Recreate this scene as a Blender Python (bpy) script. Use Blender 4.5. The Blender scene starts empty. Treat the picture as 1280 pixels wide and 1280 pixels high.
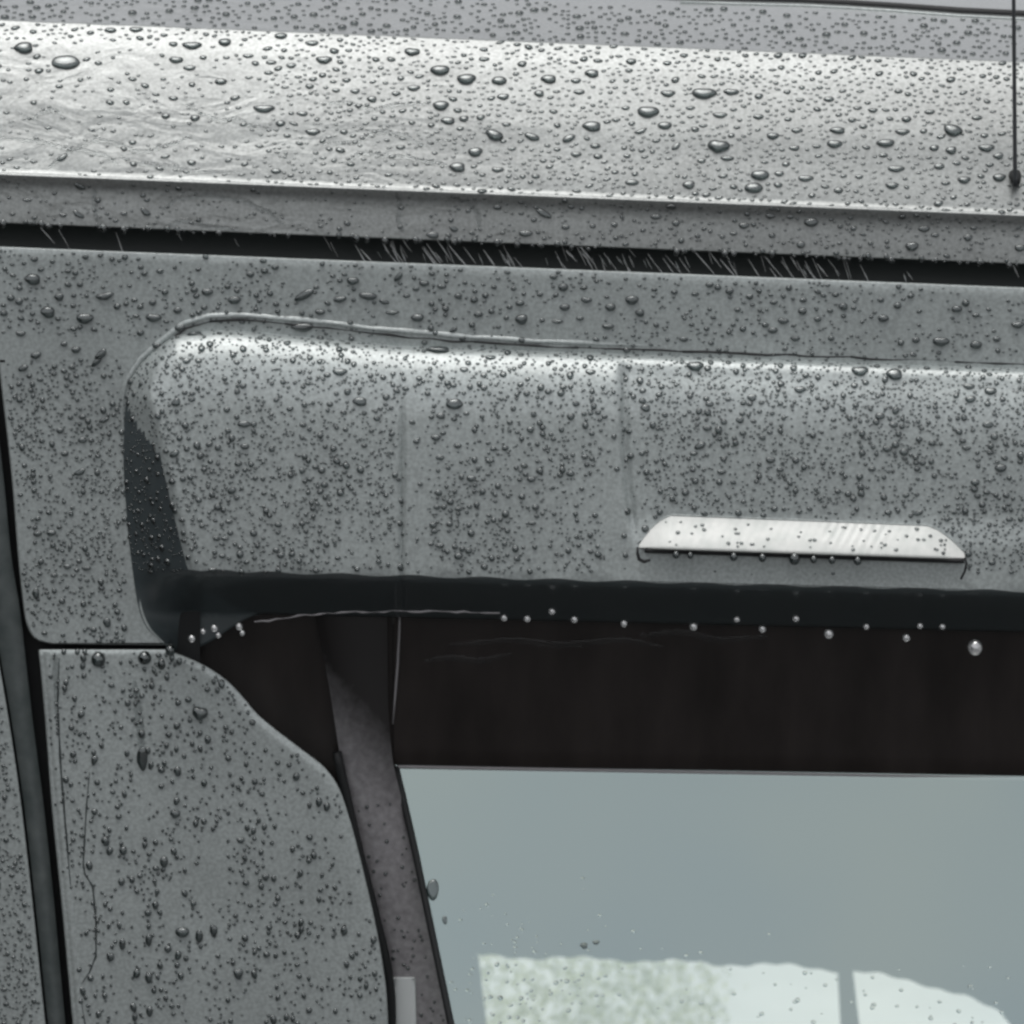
import bpy, bmesh, math, random
import numpy as np
from mathutils import Vector, Matrix
random.seed(7)
rng = np.random.default_rng(11)
scene = bpy.context.scene
col = scene.collection

# ------------------------------------------------------------------ camera
PITCH = math.radians(12.0); ROLL = math.radians(1.9)
DIST = 4.0; SPAN = 0.96                      # metres to the tailgate, metres across the picture there
ORG = Vector((0, 0, 1.9))
fwd = Vector((0, math.cos(PITCH), -math.sin(PITCH)))
right0 = Vector((1, 0, 0)); up0 = right0.cross(fwd)
cr, sr = math.cos(ROLL), math.sin(ROLL)
right = right0 * cr + up0 * sr
up = up0 * cr - right0 * sr
CAM = ORG - fwd * DIST
cam = bpy.data.cameras.new("camera"); camo = bpy.data.objects.new("camera", cam); col.objects.link(camo)
cam.sensor_width = 36; cam.lens = 36 * DIST / SPAN
cam.clip_start = 0.05; cam.clip_end = 1000
camo.matrix_world = Matrix(((right.x, up.x, -fwd.x, CAM.x), (right.y, up.y, -fwd.y, CAM.y),
                            (right.z, up.z, -fwd.z, CAM.z), (0, 0, 0, 1)))
scene.camera = camo
scene.cycles.filter_width = 2.8
cam.dof.use_dof = True; cam.dof.focus_distance = 3.97; cam.dof.aperture_fstop = 9

# ------------------------------------------------------------------ sky, sun, exposure
SUN_EL = math.radians(78); SUN_AZ = math.radians(215)
w = bpy.data.worlds.new("World"); scene.world = w; w.use_nodes = True
nt = w.node_tree
bg = nt.nodes["Background"]
sky = nt.nodes.new("ShaderNodeTexSky"); sky.sky_type = 'NISHITA'; sky.sun_disc = False
sky.sun_elevation = SUN_EL; sky.sun_rotation = SUN_AZ
sky.air_density = 1.0; sky.dust_density = 4.0; sky.ozone_density = 1.0
hs = nt.nodes.new("ShaderNodeHueSaturation"); hs.inputs["Saturation"].default_value = 0.12
nt.links.new(sky.outputs[0], hs.inputs["Color"])
# overcast: the sky is scaled a little dimmer overhead than at the horizon, all the way round
tcw = nt.nodes.new("ShaderNodeTexCoord"); sx = nt.nodes.new("ShaderNodeSeparateXYZ"); nt.links.new(tcw.outputs["Generated"], sx.inputs[0])
mr_ = nt.nodes.new("ShaderNodeMapRange"); nt.links.new(sx.outputs[2], mr_.inputs[0])
mr_.inputs[1].default_value = 0; mr_.inputs[2].default_value = 1; mr_.inputs[3].default_value = .98; mr_.inputs[4].default_value = .74
mw = nt.nodes.new("ShaderNodeVectorMath"); mw.operation = 'SCALE'
nt.links.new(hs.outputs[0], mw.inputs[0]); nt.links.new(mr_.outputs[0], mw.inputs["Scale"]); nt.links.new(mw.outputs[0], bg.inputs[0])
bg.inputs[1].default_value = 0.145
sl = bpy.data.lights.new("sun", 'SUN'); sl.energy = 0.6; sl.angle = math.radians(45); sl.color = (1, 0.98, 0.94)
so = bpy.data.objects.new("sun", sl); col.objects.link(so)
sdir = Vector((math.sin(SUN_AZ) * math.cos(SUN_EL), math.cos(SUN_AZ) * math.cos(SUN_EL), math.sin(SUN_EL)))
so.rotation_euler = sdir.to_track_quat('Z', 'Y').to_euler()
so.location = (-1, -3, 6)
vs = scene.view_settings
vs.view_transform = 'Standard'; vs.look = 'None'; vs.exposure = 0.36; vs.gamma = 1; vs.use_curve_mapping = False

# ------------------------------------------------------------------ pixel <-> world
PX = SPAN / 1280.0
def P(px, py, Y):
    """world point seen at photo pixel (px,py) lying on the vertical plane y = Y"""
    a = (px - 640) * PX / DIST; b = (640 - py) * PX / DIST
    d = fwd + right * a + up * b
    t = (Y - CAM.y) / d.y
    return CAM + d * t
def Yplane(px, py, z):
    a = (px - 640) * PX / DIST; b = (640 - py) * PX / DIST
    d = fwd + right * a + up * b
    return CAM.y + d.y * (z - CAM.z) / d.z
def lerp_tab(tab, x):
    if x <= tab[0][0]: return tab[0][1]
    for (a, b), (c, d) in zip(tab, tab[1:]):
        if x <= c: return b + (d - b) * (x - a) / (c - a)
    return tab[-1][1]
def smooth_tab(tab, x):
    """cubic hermite through the table"""
    n = len(tab)
    if x <= tab[0][0]: return tab[0][1]
    if x >= tab[-1][0]: return tab[-1][1]
    for i in range(n - 1):
        if x <= tab[i + 1][0]:
            x0, y0 = tab[i]; x1, y1 = tab[i + 1]
            def tan(k):
                if k == 0: return (tab[1][1] - tab[0][1]) / (tab[1][0] - tab[0][0])
                if k == n - 1: return (tab[-1][1] - tab[-2][1]) / (tab[-1][0] - tab[-2][0])
                a = (tab[k][1] - tab[k - 1][1]) / (tab[k][0] - tab[k - 1][0])
                b = (tab[k + 1][1] - tab[k][1]) / (tab[k + 1][0] - tab[k][0])
                return 0 if a * b <= 0 else 2 * a * b / (a + b)
            h = x1 - x0; t = (x - x0) / h
            return ((2*t**3 - 3*t**2 + 1) * y0 + (t**3 - 2*t**2 + t) * h * tan(i)
                    + (-2*t**3 + 3*t**2) * y1 + (t**3 - t**2) * h * tan(i + 1))
SLOPE = [(0, .041), (340, .040), (450, .036), (725, .025), (960, .0185), (1300, .018)]
def slope(r): return lerp_tab(SLOPE, r)
def r2y(px, r): return r + slope(r) * (px - 640)
def y2r(px, py):
    r = py
    for _ in range(6): r = py - slope(r) * (px - 640)
    return r

def sstep(a, b, x):
    t = max(0., min(1., (x - a) / (b - a))); return t * t * (3 - 2 * t)
# ------------------------------------------------------------------ materials
def mat(name, base, rough=.5, metal=0, coat=0, coat_rough=.03, spec=.5):
    m = bpy.data.materials.new(name); m.use_nodes = True
    b = m.node_tree.nodes["Principled BSDF"]
    b.inputs["Base Color"].default_value = (*base, 1); b.inputs["Roughness"].default_value = rough
    b.inputs["Metallic"].default_value = metal; b.inputs["Coat Weight"].default_value = coat
    b.inputs["Coat Roughness"].default_value = coat_rough; b.inputs["Specular IOR Level"].default_value = spec
    return m
def N(m, t, **kw):
    n = m.node_tree.nodes.new(t)
    for k, v in kw.items():
        if hasattr(n, k): setattr(n, k, v)
        else: n.inputs[k].default_value = v
    return n
def ramp(m, src, a, b, ca, cb):
    r = N(m, "ShaderNodeValToRGB"); r.color_ramp.elements[0].position = a; r.color_ramp.elements[1].position = b
    r.color_ramp.elements[0].color = (*ca, 1); r.color_ramp.elements[1].color = (*cb, 1)
    m.node_tree.links.new(src, r.inputs[0]); return r
def coords(m, scale=(1, 1, 1)):
    tc = N(m, "ShaderNodeTexCoord"); mp = N(m, "ShaderNodeMapping"); mp.inputs["Scale"].default_value = scale
    m.node_tree.links.new(tc.outputs["Object"], mp.inputs[0]); return mp.outputs[0]

def paint(name, c, wave=.22, film=False, rough=.42, metal=.25):
    m = mat(name, c, rough, metal, 1.0, .04)
    L = m.node_tree.links; b = m.node_tree.nodes["Principled BSDF"]
    v = coords(m)
    n1 = N(m, "ShaderNodeTexNoise", Scale=9.0, Detail=5.0); L.new(v, n1.inputs[0])
    r = ramp(m, n1.outputs[0], .3, .7, tuple(x * .90 for x in c), tuple(x * 1.08 for x in c))
    # fine wet film: pores between the beads
    n3 = N(m, "ShaderNodeTexNoise", Scale=300.0, Detail=3.0); L.new(v, n3.inputs[0])
    r3 = ramp(m, n3.outputs[0], .35, .62, (.83, .83, .83), (1.10, 1.10, 1.10))
    mx = N(m, "ShaderNodeMix", data_type='RGBA', blend_type='MULTIPLY'); mx.inputs[0].default_value = 1
    L.new(r.outputs[0], mx.inputs[6]); L.new(r3.outputs[0], mx.inputs[7]); L.new(mx.outputs[2], b.inputs["Base Color"])
    n2 = N(m, "ShaderNodeTexNoise", Scale=260.0, Detail=3.0); L.new(v, n2.inputs[0])
    bp = N(m, "ShaderNodeBump", Strength=wave, Distance=.0008); L.new(n2.outputs[0], bp.inputs["Height"])
    L.new(bp.outputs[0], b.inputs["Normal"]); L.new(bp.outputs[0], b.inputs["Coat Normal"])
    if film:   # a running sheet of water over the left part of the roof edge
        n4 = N(m, "ShaderNodeTexNoise", Scale=1.0, Detail=3.0, Distortion=1.2); L.new(coords(m, (16, 26, 34)), n4.inputs[0])
        sx = N(m, "ShaderNodeSeparateXYZ"); L.new(v, sx.inputs[0])
        mr = N(m, "ShaderNodeMapRange"); L.new(sx.outputs[0], mr.inputs[0])
        for i, q in ((1, -.30), (2, .12), (3, 1.0), (4, .12)): mr.inputs[i].default_value = q
        mu = N(m, "ShaderNodeMath", operation='MULTIPLY'); L.new(n4.outputs[0], mu.inputs[0]); L.new(mr.outputs[0], mu.inputs[1])
        b4 = N(m, "ShaderNodeBump", Strength=.3, Distance=.005); L.new(mu.outputs[0], b4.inputs["Height"]); L.new(bp.outputs[0], b4.inputs["Normal"])
        L.new(b4.outputs[0], b.inputs["Coat Normal"]); L.new(b4.outputs[0], b.inputs["Normal"])
    return m
M = {}
M['paint'] = paint("grey_metallic_paint", (.425, .465, .46))
M['roof'] = paint('grey_metallic_paint_dimmed', (.275, .29, .285), .16, True, .38, .5)  # same car paint, darkened to tone down the light on the roof
M['channel'] = mat('wet_charcoal_channel', (.03, .036, .035), .5)
M['black'] = mat("black_plastic", (.012, .012, .013), .45)
M['rubber'] = mat("black_rubber", (.010, .011, .012), .6)
M['greyrubber'] = mat("weathered_grey_rubber", (.09, .105, .105), .5)
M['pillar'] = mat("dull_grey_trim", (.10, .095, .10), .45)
M['lip'] = mat('dark_lip_shaded_end', (.06, .075, .08), .35, 0, .6, .1)  # dark lip colour; also paints the dark reflection on the hood's left end
M['lens'] = mat("milky_white_lens", (.80, .82, .80), .25, 0, .5)
M['white'] = mat("reflection_white", (.72, .75, .75), .4)
M['ant'] = mat("dark_grey_antenna_metal", (.07, .075, .08), .4, .5)
M['seal_and_highlight'] = mat("pale_seal_and_highlight", (.30, .29, .30), .35)  # pale seals; also paints the highlight on the hood's bottom edge
M['cabin'] = mat("dark_cabin_trim", (.02, .021, .022), .8)
def shaded_trim():
    m = M['trim'] = mat("shaded_black_trim", (.015, .013, .012), .3, spec=.35)  # near-black with the hood's shade and reflection put into the colour
    L = m.node_tree.links; b = m.node_tree.nodes["Principled BSDF"]
    n = N(m, "ShaderNodeTexNoise", Scale=1.0, Detail=6.0); L.new(coords(m, (26, 26, 9)), n.inputs[0])
    r = ramp(m, n.outputs[0], .35, .9, (.012, .009, .008), (.036, .029, .027)); L.new(r.outputs[0], b.inputs["Base Color"])
shaded_trim()
def grit(m, sc, a, b2):
    L = m.node_tree.links; b = m.node_tree.nodes["Principled BSDF"]
    n = N(m, "ShaderNodeTexNoise", Scale=sc, Detail=5.0); L.new(coords(m), n.inputs[0])
    L.new(ramp(m, n.outputs[0], .3, .7, a, b2).outputs[0], b.inputs["Base Color"])
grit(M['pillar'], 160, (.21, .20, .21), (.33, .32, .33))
def shade_fade():      # hood's shade painted black on the trim's upper end, with a ragged edge
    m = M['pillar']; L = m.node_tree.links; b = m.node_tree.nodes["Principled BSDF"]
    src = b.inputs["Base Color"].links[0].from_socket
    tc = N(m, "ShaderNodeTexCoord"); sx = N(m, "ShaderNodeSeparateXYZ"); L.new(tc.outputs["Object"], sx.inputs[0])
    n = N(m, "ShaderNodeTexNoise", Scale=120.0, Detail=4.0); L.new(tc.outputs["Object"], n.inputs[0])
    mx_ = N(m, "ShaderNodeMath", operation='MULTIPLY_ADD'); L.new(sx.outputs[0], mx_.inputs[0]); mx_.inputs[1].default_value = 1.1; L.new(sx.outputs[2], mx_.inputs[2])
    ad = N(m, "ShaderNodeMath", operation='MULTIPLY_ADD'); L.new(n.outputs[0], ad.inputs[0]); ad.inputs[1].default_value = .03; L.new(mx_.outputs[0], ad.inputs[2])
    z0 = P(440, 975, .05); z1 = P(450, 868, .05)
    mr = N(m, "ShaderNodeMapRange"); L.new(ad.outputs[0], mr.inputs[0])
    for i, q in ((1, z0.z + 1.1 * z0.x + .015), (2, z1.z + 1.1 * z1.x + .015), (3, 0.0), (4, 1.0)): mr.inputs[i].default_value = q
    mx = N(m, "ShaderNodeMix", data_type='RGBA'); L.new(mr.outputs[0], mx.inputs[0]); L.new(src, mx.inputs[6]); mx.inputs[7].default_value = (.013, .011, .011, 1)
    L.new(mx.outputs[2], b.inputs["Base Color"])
shade_fade()
grit(M['greyrubber'], 60, (.07, .085, .085), (.12, .135, .135))
grit(M['lens'], 70, (.66, .69, .66), (.84, .85, .82))
def water():
    m = bpy.data.materials.new("shaded_rain_water"); m.use_nodes = True
    b = m.node_tree.nodes["Principled BSDF"]
    b.inputs["Base Color"].default_value = (.34, .40, .40, 1); b.inputs["Roughness"].default_value = 0.02
    b.inputs["Transmission Weight"].default_value = 1; b.inputs["IOR"].default_value = 1.33
    t = m.node_tree; lw = N(m, "ShaderNodeLayerWeight"); lw.inputs[0].default_value = .5
    r = ramp(m, lw.outputs["Facing"], .02, .40, (.12, .15, .15), (.008, .014, .014)); t.links.new(r.outputs[0], b.inputs["Base Color"])  # dark ground seen in the drops put into the tint, darkest where steep
    g = N(m, "ShaderNodeBsdfGlossy"); g.inputs["Color"].default_value = (.95, 1, 1, 1); g.inputs["Roughness"].default_value = .06
    mx = N(m, "ShaderNodeMixShader"); mx.inputs[0].default_value = .12
    t.links.new(b.outputs[0], mx.inputs[1]); t.links.new(g.outputs[0], mx.inputs[2]); t.links.new(mx.outputs[0], t.nodes["Material Output"].inputs[0])
    return m
def clear_water():
    m = mat("thin_water_film", (.93, .95, .95), .05); b = m.node_tree.nodes["Principled BSDF"]
    b.inputs["Transmission Weight"].default_value = 1; b.inputs["IOR"].default_value = 1.33; return m
M['film'] = clear_water()
M['water'] = water()
M['bright'] = mat('bright_water', (.95, .97, .97), .03); _b = M['bright'].node_tree.nodes['Principled BSDF']
_b.inputs['Transmission Weight'].default_value = 1; _b.inputs['IOR'].default_value = 1.33
_g = N(M['bright'], "ShaderNodeBsdfGlossy"); _g.inputs["Roughness"].default_value = .05; _g.inputs["Color"].default_value = (1, 1, 1, 1)
_m = N(M['bright'], "ShaderNodeMixShader"); _m.inputs[0].default_value = .5
_t = M['bright'].node_tree; _t.links.new(_b.outputs[0], _m.inputs[1]); _t.links.new(_g.outputs[0], _m.inputs[2]); _t.links.new(_m.outputs[0], _t.nodes["Material Output"].inputs[0])
def glass():
    m = bpy.data.materials.new("wet_window_glass"); m.use_nodes = True; t = m.node_tree
    t.nodes.remove(t.nodes["Principled BSDF"]); o = t.nodes["Material Output"]
    g = t.nodes.new("ShaderNodeBsdfGlossy"); g.inputs["Color"].default_value = (.84, 1.0, .97, 1); g.inputs["Roughness"].default_value = .05
    tr = t.nodes.new("ShaderNodeBsdfTransparent"); tr.inputs[0].default_value = (.93, .97, .92, 1)
    mx = t.nodes.new("ShaderNodeMixShader"); mx.inputs[0].default_value = GLASS_R
    t.links.new(tr.outputs[0], mx.inputs[1]); t.links.new(g.outputs[0], mx.inputs[2]); t.links.new(mx.outputs[0], o.inputs[0])
    tn = t.nodes.new('ShaderNodeTexNoise'); tn.inputs['Scale'].default_value = 3.5; tn.inputs['Detail'].default_value = 1.5
    tc = t.nodes.new('ShaderNodeTexCoord'); t.links.new(tc.outputs['Object'], tn.inputs[0])
    r = t.nodes.new('ShaderNodeValToRGB'); r.color_ramp.elements[0].position = .35; r.color_ramp.elements[1].position = .65
    r.color_ramp.elements[0].color = (.78, .94, .95, 1); r.color_ramp.elements[1].color = (.86, 1, .96, 1); t.links.new(tn.outputs[0], r.inputs[0]); t.links.new(r.outputs[0], g.inputs['Color'])
    return m
GLASS_R = .44
M['glass'] = glass()
def simple_noise(name, a, b2, sc, rough):
    m = mat(name, a, rough); grit(m, sc, a, b2); return m
M['ground'] = simple_noise("wet_asphalt", (.035, .036, .037), (.07, .07, .07), 3, .35)
M['dark'] = simple_noise('dark_blocker', (.02, .017, .014), (.04, .03, .026), 9, .8)  # for the unseen wall and hills added to darken reflections
M['wall'] = simple_noise("pale_wet_concrete", (.60, .62, .60), (.78, .80, .78), 2.2, .25)

# ------------------------------------------------------------------ builders
def link(name, verts, faces, m, parent=None, smooth=True, doubles=True):
    me = bpy.data.meshes.new(name); me.from_pydata([tuple(v) for v in verts], [], faces); me.update()
    if doubles:
        bm = bmesh.new(); bm.from_mesh(me); bmesh.ops.remove_doubles(bm, verts=bm.verts, dist=2e-6)
        bmesh.ops.recalc_face_normals(bm, faces=bm.faces); bm.to_mesh(me); bm.free()
    if smooth: me.shade_smooth()
    me.materials.append(m)
    o = bpy.data.objects.new(name, me); col.objects.link(o)
    if parent: o.parent = parent
    return o
class MB:
    def __init__(s): s.v = []; s.f = []
    def grid(s, rows):
        n = len(rows[0]); b = len(s.v)
        for r in rows: s.v += r
        for j in range(len(rows) - 1):
            for i in range(n - 1):
                a = b + j * n + i; s.f.append((a, a + 1, a + n + 1, a + n))
    def loft(s, pys, xl, xr, nx, Y):
        """rows at photo heights pys between edge curves xl(py), xr(py); Y(px,py) is the depth"""
        rows = []
        for py in pys:
            a, b = xl(py), xr(py)
            rows.append([P(a + (b - a) * i / nx, py, Y(a + (b - a) * i / nx, py)) for i in range(nx + 1)])
        s.grid(rows)
    def skirt(s, pts, Y, side=1, w=2.2, depth=.02):
        """rolled edge along pts (photo pixels), turned back from the visible face"""
        rows = []; n = len(pts)
        for i, (x, y) in enumerate(pts):
            a = pts[max(0, i - 1)]; b = pts[min(n - 1, i + 1)]
            dx, dy = b[0] - a[0], b[1] - a[1]; l = math.hypot(dx, dy) or 1
            nx, ny = -dy / l * side, dx / l * side; y0 = Y(x, y)
            rows.append([P(x + nx * k * w, y + ny * k * w, y0 + d) for k, d in
                         ((0, 0), (.5, .0004), (.85, .0013), (1, .0028), (1.02, depth))])
        s.grid(rows)
    def tube(s, pts, rad, n=8, taper=False):
        rows = []
        for i, p in enumerate(pts):
            a = pts[max(0, i - 1)]; b = pts[min(len(pts) - 1, i + 1)]
            d = (b - a).normalized(); u = d.cross(Vector((0, 1, .1))).normalized(); v = d.cross(u).normalized()
            R = rad[i] if isinstance(rad, (list, tuple)) else rad
            rows.append([p + (u * math.cos(t) + v * math.sin(t)) * R for t in [2 * math.pi * k / n for k in range(n + 1)]])
        s.grid(rows)
        for p, r in ((pts[0], rows[0]), (pts[-1], rows[-1])):
            b = len(s.v); s.v.append(p); s.v += r[:-1]
            for k in range(n): s.f.append((b, b + 1 + k, b + 1 + (k + 1) % n))
    def box(s, lo, hi):
        b = len(s.v)
        s.v += [Vector((x, y, z)) for x in (lo[0], hi[0]) for y in (lo[1], hi[1]) for z in (lo[2], hi[2])]
        s.f += [tuple(b + k for k in f) for f in ((0,1,3,2),(4,6,7,5),(0,4,5,1),(2,3,7,6),(0,2,6,4),(1,5,7,3))]
    def build(s, name, m, parent=None, **k): return link(name, s.v, s.f, m, parent, **k)
def fr(a, b, step):
    n = max(1, int(round((b - a) / step))); return [a + (b - a) * i / n for i in range(n + 1)]
def xtab(tab): return lambda py: lerp_tab([(y, x) for x, y in tab], py)
def stab(tab): return lambda py: smooth_tab([(y, x) for x, y in tab], py)

# ------------------------------------------------------------------ ground and wall in front of the car
g = MB(); g.v = [Vector((x, y, 0)) for x, y in ((-150, -150), (150, -150), (150, 150), (-150, 150))]; g.f = [(0, 1, 2, 3)]
go = g.build("ground", M['ground'], smooth=False, doubles=False); go["kind"] = "structure"

car = bpy.data.objects.new("grey_car", None); col.objects.link(car)
car["label"] = "rain soaked grey car seen close from behind with a jutting hood over its rear window"
car["category"] = "car"

# ------------------------------------------------------------------ roof
R0 = 51
DROOF = [(51, .094), (75, .078), (100, .0645), (130, .0495), (160, .0355), (190, .0225), (215, .0115), (235, .003), (240, .001),
         (244, -.0026), (248, -.0008), (256, .0022), (290, -.0010), (309, -.0028)]
ZR = P(640, r2y(640, R0), DROOF[0][1]).z
def Yroof(px, py):
    r = y2r(px, py)
    if r >= R0:
        return smooth_tab(DROOF, r)
    zr = P(px, r2y(px, R0), DROOF[0][1]).z
    return DROOF[0][1] + max(0, Yplane(px, py, zr + .0004 * (R0 - r)) - Yplane(px, r2y(px, R0), zr))
roof = MB()
rr = [-190, -150, -110, -80, -60, -40] + fr(-25, 50, 5) + [50.6, 51.4, 53] + fr(56, 240, 5) + [241.5, 243, 244.5, 246, 248, 250, 253, 257] + fr(264, 303, 9)
xs = fr(-260, 1560, 20)
roof.grid([[P(x, r2y(x, r), Yroof(x, r2y(x, r))) for x in xs] for r in rr])
roof.skirt([(x, r2y(x, 303)) for x in xs], lambda x, y: -.0024, side=1, w=1.5, depth=.02)
roofo = roof.build("roof", M['roof'], car)

# dark roof seam running off at the top right, with the roof flange behind it
seam_pts = [(780, -7), (850, -3), (920, -1), (1000, 1), (1060, 4), (1120, 8), (1200, 14), (1280, 18), (1400, 24), (1540, 32)]
s = MB(); s.tube([P(x, y, Yroof(x, y) - .004) for x, y in seam_pts], [.0012, .002, .0028, .0034, .0036, .0038, .004, .004, .004, .004], 10)
s.build("roof_seam", M['rubber'], car)
s = MB(); s.tube([P(x, y + 6, Yroof(x, y + 6) - .002) for x, y in seam_pts[1:]], .0016, 8)
s.build("seam_edge", M['paint'], car)

# dark gap between roof and tailgate, and the inner frame behind every gap
gp = MB(); gp.grid([[P(x, r2y(x, r), Y) for x in fr(-260, 1560, 60)] for r, Y in ((290, .02), (300, .035), (320, .04), (350, .04), (372, .012))])
gp.build("gap_channel", M['channel'], car)

# ------------------------------------------------------------------ tailgate skin
TL = [(-30, 300), (-14, 380), (-2, 440), (8, 520), (17, 600), (25, 700), (31, 755), (34, 775), (38, 787), (45, 797), (54, 801), (66, 803.5)]
tl = stab(TL)
def Ygate(px, py): return 0.0 + .0012 * math.sin(px * .004)
tg = MB()
top = lambda x: r2y(x, 336)
xsA = fr(-16, 1560, 16)
rowsA = []
for k in range(13):
    q = k / 12
    row = []
    for x in xsA:
        y = top(x) * (1 - q) + (450 + (r2y(x, 480) - 450) * sstep(230, 300, x)) * q
        xx = max(x, tl(y)) if x < 60 else x
        row.append(P(xx, y, Ygate(xx, y)))
    rowsA.append(row)
tg.grid(rowsA)
ylow = fr(450, 795, 6) + [798, 800, 802, 803.5]
tg.loft(ylow, tl, lambda y: 215 + (smooth_tab([(600, 162), (640, 160), (715, 169), (762, 178), (785, 188), (804, 206)], y) - 215) * sstep(600, 640, y), 16, Ygate)
tg.skirt([(x, top(x)) for x in xsA], Ygate, side=-1, w=2.5, depth=.045)
tg.skirt([(tl(y), y) for y in fr(322, 803.5, 4)], Ygate, side=1, w=2.0, depth=.03)
tg.skirt([(x, 803.5 + (x - 66) * .012) for x in fr(66, 215, 8)], Ygate, side=1, w=1.6, depth=.03)
tg.build("tailgate", M['paint'], car)

PR = [(212, 816), (238, 826), (262, 838), (285, 855), (303, 874), (318, 892), (345, 915), (375, 938), (405, 962), (421, 985),
      (434, 1022), (446, 1066), (458, 1115), (468, 1160), (476, 1205), (481, 1245), (483, 1290), (484, 1380)]
prx = stab(PR)
PL = [(50, 812), (53, 840), (60, 920), (66, 1000), (80, 1140), (93, 1280), (103, 1380)]
plx = stab(PL)
def Ylow(px, py):
    d = prx(py) - px
    e = max(0, 1 - d / 14) if py > 816 else 0
    f = max(0, 1 - (py - 811) / 8)
    return -.004 + .0022 * e * e + .002 * f * f
lp = MB()
lp.loft([812, 814, 816] + fr(819, 990, 3) + fr(996, 1380, 8), plx, prx, 60, Ylow)
lp.skirt([(prx(y), y) for y in fr(816, 990, 3) + fr(996, 1380, 8)], Ylow, side=-1, w=2.5, depth=.06)
lp.skirt([(plx(y), y) for y in fr(812, 1380, 10)], Ylow, side=1, w=2, depth=.03)
lp.build("tailgate_panel", M['paint'], car)
fb = MB(); fb.loft(fr(815, 1380, 20), lambda y: plx(y) + 3, lambda y: plx(y) + 12, 5, lambda x, y: Ylow(x, y) - .0012 * math.sin(max(0, min(1, (x - plx(y) - 3) / 9)) * math.pi))
fb.build("folded_edge", M['paint'], car)

# left: rubber channel and body corner panel
SLx = stab([(-60, 430), (-40, 560), (-22, 700), (-8, 800), (6, 880), (24, 1000), (38, 1120), (55, 1280), (66, 1380)])
SRx = stab([(-22, 430), (-6, 520), (4, 600), (14, 700), (24, 760), (32, 830), (40, 900), (53, 1000), (66, 1120), (81, 1280), (92, 1380)])
sp = MB(); sp.loft(fr(430, 1380, 20), lambda y: SLx(y) + 5, SRx, 10,
                   lambda x, y: .012 - .005 * math.sin(math.pi * max(0, min(1, (x - SLx(y) - 5) / (SRx(y) - SLx(y) - 5)))))
sp.skirt([(SRx(y), y) for y in fr(430, 1380, 20)], lambda x, y: .012, side=-1, w=1, depth=.03)
sp.build("weatherstrip", M['greyrubber'], car)
bp_ = MB(); bp_.loft(fr(300, 1380, 20), lambda y: -320, SLx, 14, lambda x, y: .004)
bp_.skirt([(SLx(y), y) for y in fr(300, 1380, 20)], lambda x, y: .004, side=-1, w=2, depth=.03)
bp_.build("corner_panel", M['paint'], car)
bk = MB(); bk.loft(fr(350, 1400, 50), lambda y: -200, lambda y: 250, 6, lambda x, y: .034)
bk.build("inner_frame", M['rubber'], car)

# ------------------------------------------------------------------ hood (visor) over the window
# outer contour where it meets the skin: top line above, left line at the side
def vtop(px):
    t = r2y(px, 437)
    if px < 330:
        c = [(156, 500), (160, 482), (168, 466), (182, 448), (200, 432), (222, 418), (246, 415), (275, 412), (300, 413), (330, r2y(330, 437) - 10)]
        return smooth_tab(c, px)
    return t - 10 * max(0, 1 - (px - 330) / 170)
VOL = [(157, 498), (154, 560), (158, 640), (166, 715), (174, 762), (184, 785), (200, 800), (214, 815)]
VIL = [(186, 498), (197, 540), (211, 600), (226, 660), (238, 705), (243, 722), (238, 745), (228, 775), (222, 815)]
vol = stab(VOL); vil = stab(VIL)
FV = [(0, .002), (1.5, -.003), (4, -.010), (10, -.0155), (20, -.022), (40, -.031), (60, -.0365), (90, -.041), (140, -.0445), (200, -.047), (287, -.050)]
LIP = [(722, -.050), (726, -.0475), (731, -.041), (738, -.029), (746, -.014), (755, .003), (765, .021), (775, .038)]
def G0_(t): return (t / 1.04) * .93 + .07 * sstep(0, 1, t / 1.04)
def Yvis(px, py):
    r = y2r(px, py)
    s_ = py - vtop(px)
    if r > 722: F = smooth_tab(LIP, r)
    else:
        F = smooth_tab(FV, max(0, s_))
    # side ramp
    if px < 330:
        yy = max(py, 498)
        a, b = vol(yy), vil(yy)
        if py < 498:
            a -= (498 - py) * -.1; b += (498 - py) * .25
        t = max(0., min(1.12, (px - a) / max(4, (b - a))))
        t0 = min(1., t / 1.04); G = (1 - (1 - t0) ** 1.0) * .93 + .07 * sstep(.0, 1., t0); e_ = max(0, (t - .84) / .28); G = G if t < .84 else G0_(.84) + (1 - G0_(.84)) * math.sin(min(1, e_) * math.pi / 2)
        G = min(1, G)
        F *= G
    # pressed creases
    d = px - (503 - (py - 500) * .005)
    F += .0022 * math.exp(-(d / 3.4) ** 2) * 1.5 * sstep(455, 560, py)
    d = px - (778 + max(0, py - 560) ** 1.35 * .022)
    k = sstep(vtop(px) + 4, vtop(px) + 30, py) * (1 - sstep(640, 690, py))
    F += k * (.0042 * sstep(-10, 7, d)) + k * .0036 * math.exp(-((d - 3) / 4) ** 2)
    d = px - 520
    F += .0012 * sstep(-30, 30, d) * sstep(480, 560, py)
    return F
vis = MB()
cols = []
def vbot(px):
    return r2y(px, 775)
xv = fr(157, 250, 3) + fr(256, 490, 9) + fr(492, 516, 2) + fr(525, 755, 11) + fr(760, 812, 2.5) + fr(822, 1560, 14)
def left_low(px):       # lower limit of the surface for columns in the left end
    if px < 214:
        return smooth_tab([(154, 560), (158, 640), (166, 715), (174, 762), (184, 785), (200, 800), (214, 812)], px)
    return 812 + (vbot(px) - 812) * sstep(214, 330, px)
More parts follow.
